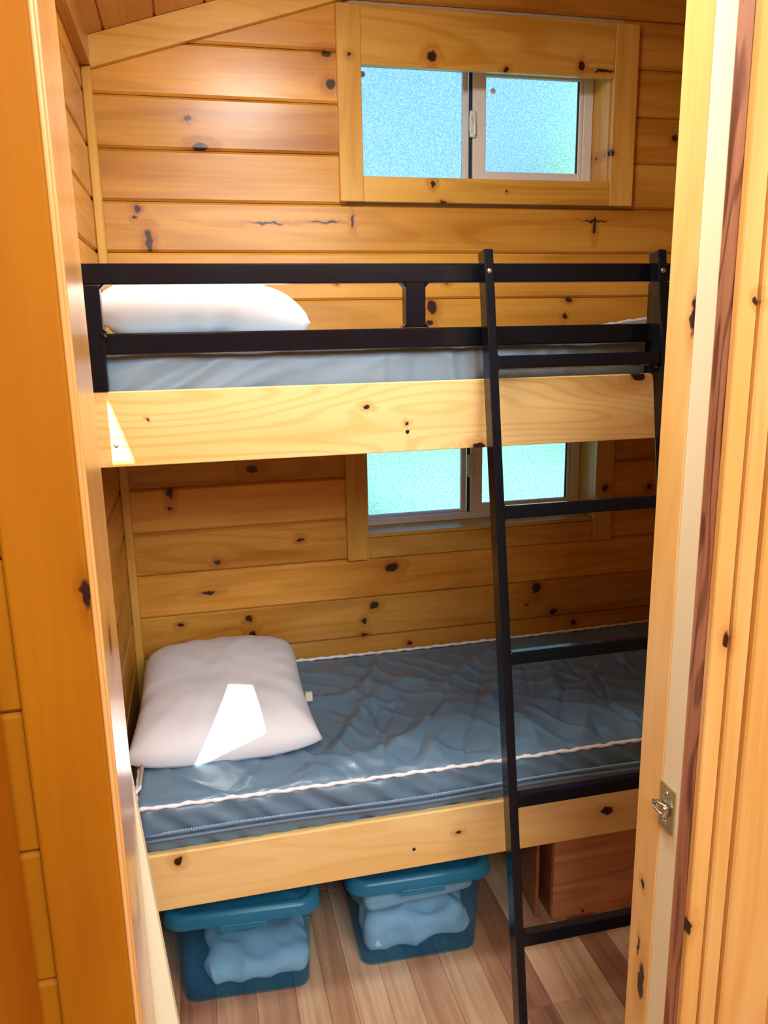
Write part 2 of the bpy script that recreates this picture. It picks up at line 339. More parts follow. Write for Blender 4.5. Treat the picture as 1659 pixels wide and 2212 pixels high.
# ------------------------------------------------------------------ setting: floor, walls, ceiling
floor = link('floor', bx(-0.40, 2.1, -4.0, 0.15, -1.70, -1.6085), PLY, kind='structure')
seams_x = [-0.30, -0.225, -0.13, -0.045, 0.051, 0.147, 0.22, 0.284, 0.365, 0.437, 0.523, 0.62, 0.673, 0.745, 0.829, 0.905, 0.985, 1.07, 1.15, 1.235, 1.32, 1.40, 1.485, 1.57, 1.65, 1.75]
tones = [0, 1, 2, 1, 1, 0, 1, 0, 0, 1, 0, 1, 2, 0, 0, 2, 0, 1, 0, 2, 0, 1, 0, 1, 2]
for i in range(len(seams_x) - 1):
    x0, x1 = seams_x[i], seams_x[i + 1]
    cuts = [0.0, -0.35 - random.random() * .3, -1.5 + random.random() * .25, -2.2]
    if 0.66 < x0 < 0.80: cuts = [0.0, -0.945, -2.2]
    for a, b in zip(cuts[1:], cuts[:-1]):
        link('plank', bx(x0 + .0003, x1 - .0003, a + .0004, b - .0004, -1.6085, -1.6, .0007), FLOORM[tones[i]], floor)

back = bmesh.new()
for x0, x1, z0, z1 in ((-.32, .4875, -1.6, 1.5), (1.304, 1.85, -1.6, 1.5), (.4875, 1.304, .7875, 1.5), (.4875, 1.304, -.2725, .3975), (.4875, 1.304, -1.6, -.6575)):
    bx(x0, x1, .0, .125, z0, z1, bm=back)
wall_back = link('wall_back', back, EXT, kind='structure')
def wall_plank(x0, x1, y0, y1, z0, z1): return bx(x0, x1, y0, y1, z0 + .0008, z1 - .0008, .0065)
for k in range(-7, 17):
    zt, zb = Z0 - k * S, Z0 - (k + 1) * S
    zb = max(zb, -1.6)
    ks = [t for t in BACK_KNOTS if zb - .02 < t[1] < zt + .02]
    mt = pine('back wall pine %d' % (k + 7), WL, WD, 'x', knots=ks, ring=random.uniform(.25, .55), ringf=random.uniform(3, 7), streak=.45)
    xs0 = XL
    if zb > 0.70: xs0 = max(XL, (zb - .741) / SL - .197 - .02)
    if xs0 > XR - .1: continue
    spans = [(xs0, XR)]
    for (wz0, wz1) in ((.41, .775), (-.645, -.285)):
        if zb < wz1 - .002 and zt > wz0 + .002: spans = [(xs0, .478), (1.32, XR)]
    for a, b in spans:
        if b - a > .05: link('plank', wall_plank(a, b, -.014, .0, zb, zt), mt, wall_back)

wall_left = link('wall_left', bx(XL - .12, XL - .014, -1.301, .0, -1.6, 0.80), EXT, kind='structure')
for k in range(-1, 17):
    zt, zb = min(Z0 - k * S, .735), max(Z0 - (k + 1) * S, -1.6)
    if zt - zb > .03: link('plank', bx(XL - .014, XL, -1.30, -.0145, zb + .0008, zt - .0008, .0065), PINE_SIDE, wall_left)
wall_right = link('wall_right', bx(XR + .014, XR + .12, -1.301, .0, -1.6, 1.40), EXT, kind='structure')
for k in range(-6, 17):
    zt, zb = Z0 - k * S, max(Z0 - (k + 1) * S, -1.6)
    link('plank', bx(XR, XR + .014, -1.30, -.0145, zb + .0008, zt - .0008, .0065), PINE_SIDE, wall_right)
# front partition with the doorway
fw = bmesh.new()
bx(-.40, -.145, -1.455, -1.302, -1.6, .80, bm=fw); bx(.735, 1.85, -1.436, -1.302, -1.6, 1.4, bm=fw)
bx(-.145, .735, -1.455, -1.302, .62, 1.4, bm=fw); bx(-.40, -.145, -1.455, -1.302, .80, 1.4, bm=fw)
wall_front = link('wall_front', fw, EXT, kind='structure')
zc = -1.6
hs_ = [-1.6, -1.40, -1.205, -1.015, -0.824, -0.634, -0.444, -0.254, -0.064, .126, .316, .506, .70]
for a, b in zip(hs_[:-1], hs_[1:]):
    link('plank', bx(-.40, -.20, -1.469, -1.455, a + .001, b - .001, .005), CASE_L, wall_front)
pr = pine('right partition pine', (0.70, 0.32, 0.07), (0.52, 0.19, 0.03), 'z', vary=.08)
for i in range(8):
    x0 = .735 + i * .135
    link('plank', bx(x0, x0 + .134, -1.450, -1.436, -1.6, 1.0, .004), pr, wall_front)

# sloping ceiling: boards running away from the camera
cpoly = [(XL - .1, ceil_z(XL - .1) + .014), (XR + .1, ceil_z(XR + .1) + .014), (XR + .1, ceil_z(XR + .1) + .10), (XL - .1, ceil_z(XL - .1) + .10)]
ceiling = link('ceiling', prism(cpoly, 'y', -1.302, .125), EXT, kind='structure')
cx = -.29 + .002
for i in range(16):
    x0, x1 = -.288 + i * .1305, -.288 + (i + 1) * .1305
    c = .005
    poly = [(x0 + c, ceil_z(x0 + c)), (x1 - c, ceil_z(x1 - c)), (x1 - .0006, ceil_z(x1) + c), (x1 - .0006, ceil_z(x1) + .0145), (x0 + .0006, ceil_z(x0) + .0145), (x0 + .0006, ceil_z(x0) + c)]
    if i == 0: poly = [(XL, ceil_z(XL)) if p[0] < XL else p for p in poly]; poly = [(XL, ceil_z(XL)), (x1 - c, ceil_z(x1 - c)), (x1 - .0006, ceil_z(x1) + c), (x1 - .0006, ceil_z(x1) + .0145), (XL, ceil_z(XL) + .0145)]
    link('plank', prism(poly, 'y', -1.30, -.015), PINE_CEIL, ceiling)

# trims of the room
link('trim_1', prism([(-.197, .664), (XR, ceil_z(XR) - .077), (XR, ceil_z(XR) - .001), (-.197, .740)], 'y', -.034, -.015), PINE_TRIM_X, kind='structure')
link('trim_2', bx(XL + .0005, -.197, -.040, -.0145, -1.6, .667, .003), PINE_TRIM_Z, kind='structure')
link('trim_3', prism([(XL + .0005, .668), (-.197, .668), (-.197, .7405), (XL + .0005, .7325)], 'y', -1.30, -.0345), PINE_BEAM, kind='structure')

# cabin room behind the camera (off-frame): walls, ceiling; rear openings are invented, shaped to throw the sun patches
link('wall_side_left', bx(-.37, -.252, -4.0, -1.4705, -1.6, 1.75), CASE_L, kind='structure')
link('trim_4', bx(-.2515, -.243, -1.66, -1.484, -1.6, 1.0, .003), CASE_L, kind='structure')
link('wall_side_right', bx(2.0, 2.1, -4.0, -1.3, -1.6, 1.75), PINE_SIDE, kind='structure')
link('ceiling_cabin', bx(-.40, 2.1, -4.0, -1.46, 1.70, 1.80), PINE_CEIL, kind='structure')
link('wall_header', bx(-.40, 2.1, -1.50, -1.458, 1.0, 1.70), PINE_SIDE, kind='structure')
def thru(pts, y):
    t = y + 3.95
    return [(x + .067 * t, z + .466 * t) for x, z in pts]
patch_cut1 = thru([(-.158, -.135), (-.117, -.262), (-.1165, -.264), (-.164, -.264), (-.162, -.135)], -.795)  # added hole outlines, traced back along the sun from the wanted patches
patch_cut2 = thru([(.040, -.905), (.098, -.915), (.104, -1.05), (-.075, -1.12)], -.45)
wb = bmesh.new()
def loop(pts):
    vs = [wb.verts.new((x, -3.95, z + H)) for x, z in pts]
    return [wb.edges.new((vs[i], vs[(i + 1) % len(vs)])) for i in range(len(vs))]
es = loop([(-.40, -1.6), (2.1, -1.6), (2.1, 1.8), (-.40, 1.8)]) + loop(patch_cut1) + loop(patch_cut2)
bmesh.ops.triangle_fill(wb, edges=es, use_beauty=True)
wall_rear = link('wall_rear', wb, PINE_SIDE, kind='structure')
sm = wall_rear.modifiers.new('thickness', 'SOLIDIFY'); sm.thickness = .02

# ------------------------------------------------------------------ windows
def window(name, zb, zt, cas, apron):
    w = empty(name, (.9, .05, zb), kind='structure')
    (ctop, cbot, cL, cR) = cas
    # jamb liners
    link('liner_board', bx(1.290, 1.3035, -.0145, .13, zb, zt, .001), WTZ, w); link('liner_board', bx(.488, .500, -.0145, .13, zb, zt, .001), WTZ, w)
    link('liner_board', bx(.5005, 1.2895, -.0145, .13, zt, zt + .012, .001), WTX, w)
    link('sill_board', bx(.5005, 1.2895, -.0145 - (.004 if apron else 0), .13, zb - .012, zb, .002), WTX, w)
    # vinyl frame
    y0, y1 = .085, .128
    fr = bmesh.new()
    bx(.5005, .530, y0, y1, zb, zt, .002, bm=fr); bx(1.258, 1.2895, y0, y1, zb, zt, .002, bm=fr)
    bx(.530, 1.258, y0, y1, zb, zb + .022, .002, bm=fr); bx(.530, 1.258, y0, y1, zt - .022, zt, .002, bm=fr)
    link('frame', fr, VINYL, w)
    # fixed left light
    fx = bmesh.new()
    bx(.530, .538, .108, .124, zb + .022, zt - .022, .001, bm=fx); bx(.866, .884, .108, .124, zb + .022, zt - .022, .001, bm=fx)
    bx(.538, .866, .108, .124, zb + .022, zb + .030, .001, bm=fx); bx(.538, .866, .108, .124, zt - .030, zt - .022, .001, bm=fx)
    s1 = link('fixed_sash', fx, VINYL, w)
    link('pane', bx(.538, .866, .115, .118, zb + .030, zt - .030), GLASS, s1)
    # sliding right sash
    sx_ = bmesh.new()
    ys0, ys1 = .088, .104
    bx(.893, .934, ys0, ys1, zb + .022, zt - .022, .002, bm=sx_); bx(1.244, 1.257, ys0, ys1, zb + .022, zt - .022, .002, bm=sx_)
    bx(.934, 1.244, ys0, ys1, zb + .022, zb + .050, .002, bm=sx_); bx(.934, 1.244, ys0, ys1, zt - .046, zt - .022, .002, bm=sx_)
    s2 = link('sliding_sash', sx_, VINYL, w)
    link('pane', bx(.934, 1.240, .094, .097, zb + .050, zt - .046), GLASS, s2)
    link('seal_strip', bx(1.2395, 1.2438, .0925, .0985, zb + .050, zt - .046), DARK, s2)
    link('track_slot', bx(.885, .8925, .098, .110, zb + .022, zt - .022), DARK, w)
    lz = zb + .145
    lt = bmesh.new(); bx(.880, .899, .078, .0878, lz, lz + .075, .003, 2, bm=lt); bx(.876, .886, .074, .079, lz + .014, lz + .060, .002, 2, bm=lt)
    la = link('sash_latch', lt, VINYL2, s2)
    link('thumb_lever', bx(.889, .897, .072, .079, lz + .006, lz + .040, .0025, 2), VINYL, s2)
    # casings on the wall face
    link('side_casing', bx(.452 if not apron else .444, .520 if not apron else .512, -.034, -.0145, cbot, ctop, .0015), WTZ, w)
    link('side_casing', bx(1.295 if not apron else 1.290, 1.372 if not apron else 1.354, -.034, -.0145, cbot, ctop, .0015), WTZ, w)
    if apron:
        link('apron_board', bx(.5125, 1.2895, -.022, -.0145, cbot, zb - .0125, .0015), WTX, w)
        link('head_casing', bx(.5125, 1.2895, -.034, -.0145, zt - .03, ctop, .0015), WTX, w)
    else:
        link('head_casing', bx(.5205, 1.2945, -.032, -.0145, .707, ctop, .0015), WTX, w)
        link('sill_casing', bx(.5205, 1.2945, -.032, -.0145, cbot, .417, .0015), WTX, w)
    return w, s1, s2
w1, w1a, w1b = window('window_1', .410, .775, (.857, .348, 0, 0), False)
w2, w2a, w2b = window('window_2', -.645, -.285, (-.15, -.724, 0, 0), True)
for (x, y, z, par) in ((.555, .1145, .724, w1a), (.958, .0935, .690, w1b)):
    b = bmesh.new(); bmesh.ops.create_cone(b, cap_ends=True, segments=18, radius1=.0085, radius2=.0075, depth=.002)
    bmesh.ops.rotate(b, verts=b.verts, matrix=Matrix.Rotation(math.pi / 2, 3, 'X')); bmesh.ops.translate(b, verts=b.verts, vec=(x, y - .001, z + H))
    link('spacer_dot', b, VINYL2, par)

# ------------------------------------------------------------------ doorway
door = empty('door_1', (.3, -1.38, -1.6), kind='structure')
JX = .715
link('jamb_board', bx(JX, .735, -1.368, -1.30, -1.6, .62, .0015), JAMB_R, door)
link('jamb_strip', bx(JX + .0015, .735, -1.4175, -1.3685, -1.6, .62, .0008), RAW, door)['label'] = 'pale raw unvarnished pine strip'
link('jamb_strip', bx(JX + .001, .735, -1.452, -1.418, -1.6, .62, .001), LAMINATE, door)['label'] = 'dark reddish brown wood strip'
link('casing_board', bx(JX, .745, -1.466, -1.4525, -1.6, .72, .002), CASE_R, door)
link('casing_board', bx(.7455, .775, -1.4735, -1.4505, -1.6, .72, .003), CASE_R, door)
link('casing_board', bx(.7755, .868, -1.482, -1.4505, -1.6, .72, .003), CASE_R, door)
link('jamb_board', bx(-.146, -.126, -1.455, -1.30, -1.6, .62, .0025, 2), JAMB_L, door)
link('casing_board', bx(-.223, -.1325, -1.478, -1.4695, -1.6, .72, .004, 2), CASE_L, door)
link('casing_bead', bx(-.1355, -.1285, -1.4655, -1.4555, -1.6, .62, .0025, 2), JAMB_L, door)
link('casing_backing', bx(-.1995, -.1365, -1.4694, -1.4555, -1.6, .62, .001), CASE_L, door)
link('head_jamb', bx(-.126, JX, -1.455, -1.30, .60, .62, .002), PINE_TRIM_X, door)
pl = link('catch_plate', bx(.7125, .7164, -1.407, -1.367, -.823, -.744, .0008), BRASS, door); pl['label'] = 'dull brass catch plate'
for z in (-.757, -.808): screw(.7122, -1.387, z, 'x', .0052, STEEL, pl)
cb = bmesh.new()
for i in range(3):
    bmesh.ops.create_cone(cb, cap_ends=True, segments=14, radius1=.0048, radius2=.0040, depth=.007, matrix=Matrix.Translation((.708 - i * .0012, -1.392 + i * .0085, -.783 + H + i * .0015)) @ Matrix.Rotation(math.pi / 2, 4, 'X'))
tube([(.711, -1.397, -.789), (.703, -1.388, -.792), (.699, -1.374, -.787), (.703, -1.366, -.778)], .0028, 8, cb)
tube([(.711, -1.397, -.776), (.703, -1.388, -.774), (.699, -1.374, -.776), (.703, -1.366, -.784)], .0028, 8, cb)
bx(.699, .7125, -1.401, -1.395, -.793, -.773, .002, bm=cb)
link('roller_catch', cb, STEEL, pl, smooth=True)

# raw board leaning behind the left jamb
lb = bmesh.new()
ang = math.radians(4.4)
bx(-.150, -.055, -1.292, -1.270, -1.6, -.50, .0015, bm=lb)
for v in lb.verts:
    v.co.x -= (v.co.z - (-1.6 + H)) * math.tan(ang)
lbo = link('leaning_board', lb, RAW)
tag(lbo, 'pale raw pine board leaning behind the left door jamb', 'board')

# ------------------------------------------------------------------ bunks
def bunk(name, label, ztop, zbot, mt, deck_z):
    b = empty(name, (.76, -.40, zbot), label, 'bed')
    link('front_board', bx(XL + .001, XR - .001, -.796, -.776, zbot, ztop, .0018, 2), mt, b)
    link('deck', bx(XL + .001, XR - .001, -.775, -.0145, deck_z - .012, deck_z), PLY, b)
    link('back_rail', bx(XL + .026, XR - .001, -.0405, -.0145 , deck_z - .07, deck_z - .0125), PINE_TRIM_X, b) if False else None
    for x0, x1 in ((XL + .001, XL + .039), (XR - .039, XR - .001)):
        link('side_cleat', bx(x0, x1, -.775, -.042, deck_z - .10, deck_z - .0125, .001), PINE_SIDE, b)
    for x in (.25, .75, 1.25):
        link('cross_slat', bx(x - .035, x + .035, -.775, -.0145, deck_z - .045, deck_z - .0125, .001), PINE_SIDE, b)
    return b
ub = bunk('upper_bunk', 'upper built-in bunk with wide pale pine front board above lower window', -.1155, -.2617, UBM, -.150)
lbk = bunk('lower_bunk', 'lower built-in bunk with pale pine front board above two blue bins', -1.1336, -1.2745, LBM, -1.156)
screw(.437, -.797, -.219, 'y', .0042, BLACK, ub); screw(-.15, -.797, -.219, 'y', .0048, STEEL, ub)
screw(.442, -.797, -1.224, 'y', .0042, BLACK, lbk)

# ---- mattresses
CREASES = [[(0.44,-0.15),(0.43,-0.32),(0.43,-0.44),(0.42,-0.57),(0.4,-0.75)],[(0.83,-0.22),(0.71,-0.51),(0.62,-0.67),(0.59,-0.76)],[(0.95,-0.26),(0.88,-0.47)],[(0.85,-0.43),(0.74,-0.68)],[(1.09,-0.28),(1.08,-0.4),(1.06,-0.57),(1.1,-0.7)],[(1.15,-0.3),(1.11,-0.48),(1.05,-0.61)],[(1.24,-0.29),(1.25,-0.45)],[(1.0,-0.44),(0.9,-0.62)],[(0.97,-0.67),(0.95,-0.76)],[(0.74,-0.27),(0.56,-0.53)],[(0.64,-0.41),(0.47,-0.72)],[(1.03,-0.57),(1.07,-0.75)],[(0.49,-0.42),(0.41,-0.59)],[(0.10,-.64),(.02,-.77)],[(0.22,-.66),(.30,-.77)],[(1.20,-.50),(1.45,-.60)],[(1.3,-.2),(1.38,-.5)]]
SEG = []
for l in CREASES:
    for a, b in zip(l[:-1], l[1:]): SEG.append((a, b))
def crease(x, y):
    s = 0
    for (a, b) in SEG:
        if x < min(a[0], b[0]) - .04 or x > max(a[0], b[0]) + .04 or y < min(a[1], b[1]) - .04 or y > max(a[1], b[1]) + .04: continue
        dx, dy = b[0] - a[0], b[1] - a[1]; t = max(0, min(1, ((x - a[0]) * dx + (y - a[1]) * dy) / (dx * dx + dy * dy)))
        px, py = a[0] + t * dx, a[1] + t * dy
        sd_ = (x - px) * dy - (y - py) * dx
        d = math.hypot(x - px, y - py)
        s = max(s, math.exp(-(d / .0055) ** 2)) if True else s
        s = max(s, .0)
    return s
def ridged(v):
    return 1 - abs(noise.noise(v)) * 2
def wrinkle_top(x, y):
    q = Vector((x * 5.0 - y * 3.0, y * 2.2 + x * .8, 1.3))
    big = noise.noise(Vector((x * 3.0, y * 3.0, 5))) * .006
    r = max(0, ridged(q) - .5) * .036
    r2 = max(0, ridged(Vector((x * 9 + y * 8, y * 4 - x * 3, 7))) - .6) * .020
    return big + r + r2 - crease(x, y) * .008
def zlow(x): return -1.022 - .006 * math.sin(x * 2.1)
def disp_low(p, nrm):
    x, y = p.x, p.y; z = p.z - H
    up = max(0, nrm.z); fr = max(0, -nrm.y)
    edge = min(1, max(0, (y + .775) / .05)) * min(1, max(0, (-.02 - y) / .05))
    o = Vector(p)
    o.z += (wrinkle_top(x, y) * edge) * up
    if nrm.z > -.5: o.z += (-.006 * math.sin(x * 2.1)) * (1 if z > -1.10 else .2) + (-.02 * max(0, min(1, (y + .75) / .7))) * up
    if fr > .2:
        t = (z + 1.15) / .12
        o.y -= fr * (.013 * ridged(Vector((x * 14 + z * 16, z * 7, 2))) + .007 * noise.noise(Vector((x * 22 + z * 30, z * 9, 4))) - .004 + .006 * math.sin(max(0, min(1, t)) * math.pi)) - .0
    return o
lmat = empty('lower_mattress', (.76, -.40, -1.156), 'slate blue vinyl mattress with white piping on the lower bunk', 'mattress')
cover = link('cover', soft_box(.762, -.3975, -1.0905, .945, .3725, .0655, .022, 270, 110, 14, disp_low), SLATE, lmat, smooth=True)
def ptube(name, pts, r, mt, par, tw=.25):
    return link(name, tube(pts, r, 7, rfun=lambda i: 1 + tw * math.sin(i * 1.9)), mt, par, smooth=True)
n_ = 190
ptube('piping', [(-.178 + 1.86 * i / n_, -.7745 + .0015 * math.sin(i * .7), -1.0295 - .006 * math.sin((-.178 + 1.86 * i / n_) * 2.1) + .0012 * math.sin(i * 1.3)) for i in range(n_)], .0046, PIPE, lmat)
ptube('piping', [(-.178 + 1.86 * i / n_, -.027, -1.0395 - .006 * math.sin((-.178 + 1.86 * i / n_) * 2.1) + .001 * math.sin(i * 1.1)) for i in range(n_)], .0046, PIPE, lmat)
ptube('piping', [(-.186, -.772 + .74 * i / 60, -1.031 + .0 - .010 * i / 60 + .001 * math.sin(i)) for i in range(61)], .0046, PIPE, lmat)
ptube('zip_tape', [(-.17 + 1.85 * i / 90, -.7870 - .0015 * math.sin(i * .25), -1.088 + .003 * math.sin(i * .16) - .004 * math.sin(i * .034)) for i in range(91)], .0038, TAPE, lmat, 0)
ptube('zip_tape', [(-.17 + 1.85 * i / 90, -.7865 - .0015 * math.sin(i * .25), -1.101 + .003 * math.sin(i * .16) - .004 * math.sin(i * .034)) for i in range(91)], .0046, TAPE, lmat, 0)
th = bmesh.new()
for i in range(300):
    f = i / 300 * 90; x = -.13 + 1.8 * i / 300
    zz = -1.0825 + .003 * math.sin((x + .17) / 1.85 * 90 * .16) - .004 * math.sin((x + .17) / 1.85 * 90 * .034)
    bx(x, x + .0035, -.7925, -.7895, zz - .0008, zz + .0008, bm=th)
link('stitching', th, THREAD, lmat, kind='stuff')
# strap with a plastic tip hanging off the left corner
st = empty('tie_cord', (-.196, -.62, -1.02), 'short beige cord with white plastic tip by lower pillow corner', 'cord')
link('cord', tube([(-.176, -.600, -1.003), (-.176, -.625, -1.012), (-.177, -.655, -1.016), (-.178, -.690, -1.018)], .0042, 8), plain('beige cord', (.42, .32, .22), .8, nscale=200, namp=.2), st, smooth=True)
link('cord_tip', tube([(-.178, -.6905, -1.018), (-.179, -.703, -1.018), (-.186, -.716, -1.019), (-.192, -.727, -1.020)], .0048, 8), PIPE, st, smooth=True)

def disp_up(p, nrm):
    x, y = p.x, p.y; z = p.z - H; o = Vector(p)
    rise = max(0, min(1, (x - 1.0) / .55)); rise = rise * rise * (3 - 2 * rise)
    if nrm.z > .3: o.z += noise.noise(Vector((x * 5, y * 5, 3))) * .006 + .052 * rise * min(1, max(0, (y + .72) / .4))
    fr = max(0, -nrm.y)
    if fr > .2:
        amp = .45 + .9 * max(0, .25 - abs(x - .55)) * 4 + .9 * max(0, .22 - abs(x + .05)) * 4 + (0.5 if x > .68 else 0)
        dg = ridged(Vector(((x * 7 - z * 15), z * 4 + x * 1.5, 8)))
        vt = ridged(Vector((x * 17, z * 5, 11)))
        o.y -= fr * ((.020 * max(0, dg - .3) * amp) if x < .4 else (.011 * max(0, vt - .2) * amp))
    return o
umat = empty('upper_mattress', (.76, -.40, -.15), 'thin light grey mattress on the upper bunk behind the black rail', 'mattress')
link('cover', soft_box(.768, -.3885, -.096, .945, .3695, .0535, .022, 260, 60, 14, disp_up), GREYC, umat, smooth=True)
def upr(x):
    r = max(0, min(1, (x - 1.0) / .55)); return .052 * r * r * (3 - 2 * r)
ptube('piping', [(-.16 + 1.84 * i / n_, -.032, -.041 + upr(-.16 + 1.84 * i / n_) + .001 * math.sin(i)) for i in range(n_)], .005, PIPE, umat)

# ---- pillows
def pillow(name, label, cx, cy, cz, hx, hy, T, rx, rz, bulge, seed, low=.42, droop=0):
    root = empty(name, (cx, cy, cz), label, 'pillow', None)
    bm = bmesh.new(); NX, NY = 56, 50; g = {}
    for s in (1, -1):
        for i in range(NX + 1):
            for j in range(NY + 1):
                u, v = -1 + 2 * i / NX, -1 + 2 * j / NY
                if s == -1 and (i in (0, NX) or j in (0, NY)): g[(s, i, j)] = g[(1, i, j)]; continue
                pin = 1 - .13 * abs(u) ** 3.5 * abs(v) ** 3
                pin2 = 1 - .10 * (1 - abs(v) ** 2) * abs(u) ** 4 - (.10 * max(0, v) ** 3 * abs(u))
                x, y = u * hx * pin2, v * hy * pin
                prof = (max(0, 1 - abs(u) ** 3.2) * max(0, 1 - abs(v) ** 3.2)) ** bulge
                wr = noise.noise(Vector((u * 2 + seed, v * 2, 1))) * .10 + noise.noise(Vector((u * 5, v * 5, seed))) * .03
                corner = abs(u * v) ** 2
                rad = ridged(Vector((math.atan2(v, u) * 2.6, seed, 0))) * .030 * (max(abs(u), abs(v)) ** 3) * (1 - max(abs(u), abs(v)) ** 12)
                z = s * T * prof * (1 + wr) + rad * .4 * s
                if s == -1: z *= low
                z -= droop * max(0, u - .1) ** 2 + .012 * (droop > 0) * max(0, -u - .5)
                g[(s, i, j)] = bm.verts.new((x, y, z))
    for s in (1, -1):
        for i in range(NX):
            for j in range(NY):
                q = [g[(s, i, j)], g[(s, i + 1, j)], g[(s, i + 1, j + 1)], g[(s, i, j + 1)]]
                if len(set(q)) == 4: bm.faces.new(q if s == 1 else q[::-1])
    R = Matrix.Rotation(rz, 4, 'Z') @ Matrix.Rotation(rx, 4, 'X')
    for v in bm.verts: v.co = R @ v.co + Vector((cx, cy, cz + H))
    case = link('pillowcase', bm, COTTON, root, smooth=True)
    return root, R
lp, R_ = pillow('pillow', 'white square pillow on the lower bunk with a bright sun patch', .026, -.355, -.990, .240, .285, .102, math.radians(4), math.radians(-1), .5, 3)
link('case_tag', bx(.243, .262, -.425, -.412, -.992, -.968, .001), plain('cream label', (.7, .66, .5), .8, nscale=50), lp)
up_, R_ = pillow('pillow', 'white plump pillow on the upper bunk behind the black rail', .036, -.42, .046, .234, .205, .064, math.radians(-1), 0, .40, 8, low=1.0, droop=.048)

# ------------------------------------------------------------------ guard rail
gr = empty('guard_rail', (.42, -.785, -.1155), 'glossy black steel guard rail along the upper bunk', 'rail')
gy0, gy1 = -.8005, -.7685
link('top_rail', bx(-.186, 1.035, gy0, gy1, .083, .121, .003, 2), BLACK, gr)
link('bottom_rail', bx(-.153, .999, gy0, gy1, -.046, -.006, .003, 2), BLACK, gr)
link('end_post', bx(-.186, -.154, gy0, gy1, -.115, .082, .003, 2), BLACK, gr)
link('end_post', bx(1.0, 1.035, gy0, gy1, -.115, .082, .003, 2), BLACK, gr)
mp = bx(.436, .478, gy0, gy1, -.0055, .0825, .003, 2)
for (x, s1) in ((.436, -1), (.478, 1)):
    for (z, s2) in ((.0825, -1), (-.0055, 1)):
        pp = prism([(x, z), (x + s1 * .008, z), (x, z + s2 * .008)], 'y', gy0 + .002, gy1 - .002)
        me = bpy.data.meshes.new('t'); pp.to_mesh(me); pp.free(); mp.from_mesh(me); bpy.data.meshes.remove(me)
link('middle_post', mp, BLACK, gr)
for z, s2 in ((.0825, -1), (-.0055, 1)):
    link('weld', prism([(-.154, z), (-.146, z), (-.154, z + s2 * .008)], 'y', gy0 + .002, gy1 - .002), BLACK, gr)
tube_w = tube([(-.160, -.8005, -.006), (-.150, -.8012, -.012), (-.146, -.8008, -.018)], .003, 6)
link('weld', tube_w, BLACK, gr, smooth=True)

# ------------------------------------------------------------------ ladder
TA = .1658
def ly(z): return -.8505 + (z + .0797) * TA          # centre line of the leaning rails
lad = empty('bunk_ladder', (.79, ly(-1.6), -1.6), 'glossy black steel ladder leaning on the upper bunk rail', 'ladder')
def rail(x0, x1):
    zt, zb = .147, -1.6
    b = prism([(ly(zt) - .0195, zt), (ly(zt) + .0185, zt - .006), (ly(zb) + .019, zb), (ly(zb) - .019, zb)], 'x', x0, x1)
    bmesh.ops.bevel(b, geom=list(b.edges), offset=.0022, segments=2, affect='EDGES', profile=.5)
    return link('side_rail', b, BLACK, lad)
rl = rail(.591, .6105); rr_ = rail(.982, 1.0015)
for i in range(5):
    z = -.0797 - .3039 * i; y = ly(z)
    b = bx(.611, .9815, y - .0135, y + .0135, z - .0135, z + .0135, .0025, 2, rot=((0, y, z), -math.atan(TA), 'X'))
    for (x, s1) in ((.611, 1), (.9815, -1)):
        for s2 in (1, -1):
            pp = prism([(x, z + s2 * .0132), (x + s1 * .006, z + s2 * .0132), (x, z + s2 * .020)], 'y', y - .010, y + .010)
            me = bpy.data.meshes.new('t'); pp.to_mesh(me); pp.free(); b.from_mesh(me); bpy.data.meshes.remove(me)
    link('rung', b, BLACK, lad)
screw(.6005, ly(.103) - .020, .103, 'y', .0056, STEEL, rl); screw(.9915, ly(.103) - .020, .103, 'y', .0056, STEEL, rr_)

# ------------------------------------------------------------------ under the lower bunk
cab = empty('storage_panel_box', (1.3, -.5, -1.6), 'red-brown wood-grain storage box under right end of lower bunk', 'cabinet')
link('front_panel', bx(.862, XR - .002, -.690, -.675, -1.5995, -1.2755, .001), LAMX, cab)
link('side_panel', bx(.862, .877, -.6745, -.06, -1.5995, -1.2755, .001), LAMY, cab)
screw(.952, -.692, -1.585, 'y', .004, DARK, cab)
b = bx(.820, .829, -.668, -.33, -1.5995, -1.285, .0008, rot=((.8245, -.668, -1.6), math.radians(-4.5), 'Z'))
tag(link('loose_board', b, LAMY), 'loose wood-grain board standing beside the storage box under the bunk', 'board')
sb = bmesh.new()
random.seed(9)
vs = [sb.verts.new((.862 + .028 * math.cos(a) * random.uniform(.5, 1), -.705 + .010 * math.sin(a) * random.uniform(.5, 1), -1.5985 + H + random.uniform(0, .004))) for a in [k * 2 * math.pi / 10 for k in range(10)]]
ct = sb.verts.new((.862, -.704, -1.590 + H))
for k in range(10): sb.faces.new((vs[k], vs[(k + 1) % 10], ct))
sc_ = link('plastic_scrap', sb, PLAST); tag(sc_, 'crumpled clear plastic scrap on the floor by the storage box corner', 'scrap')
m_ = sc_.modifiers.new('t', 'SOLIDIFY'); m_.thickness = .0006

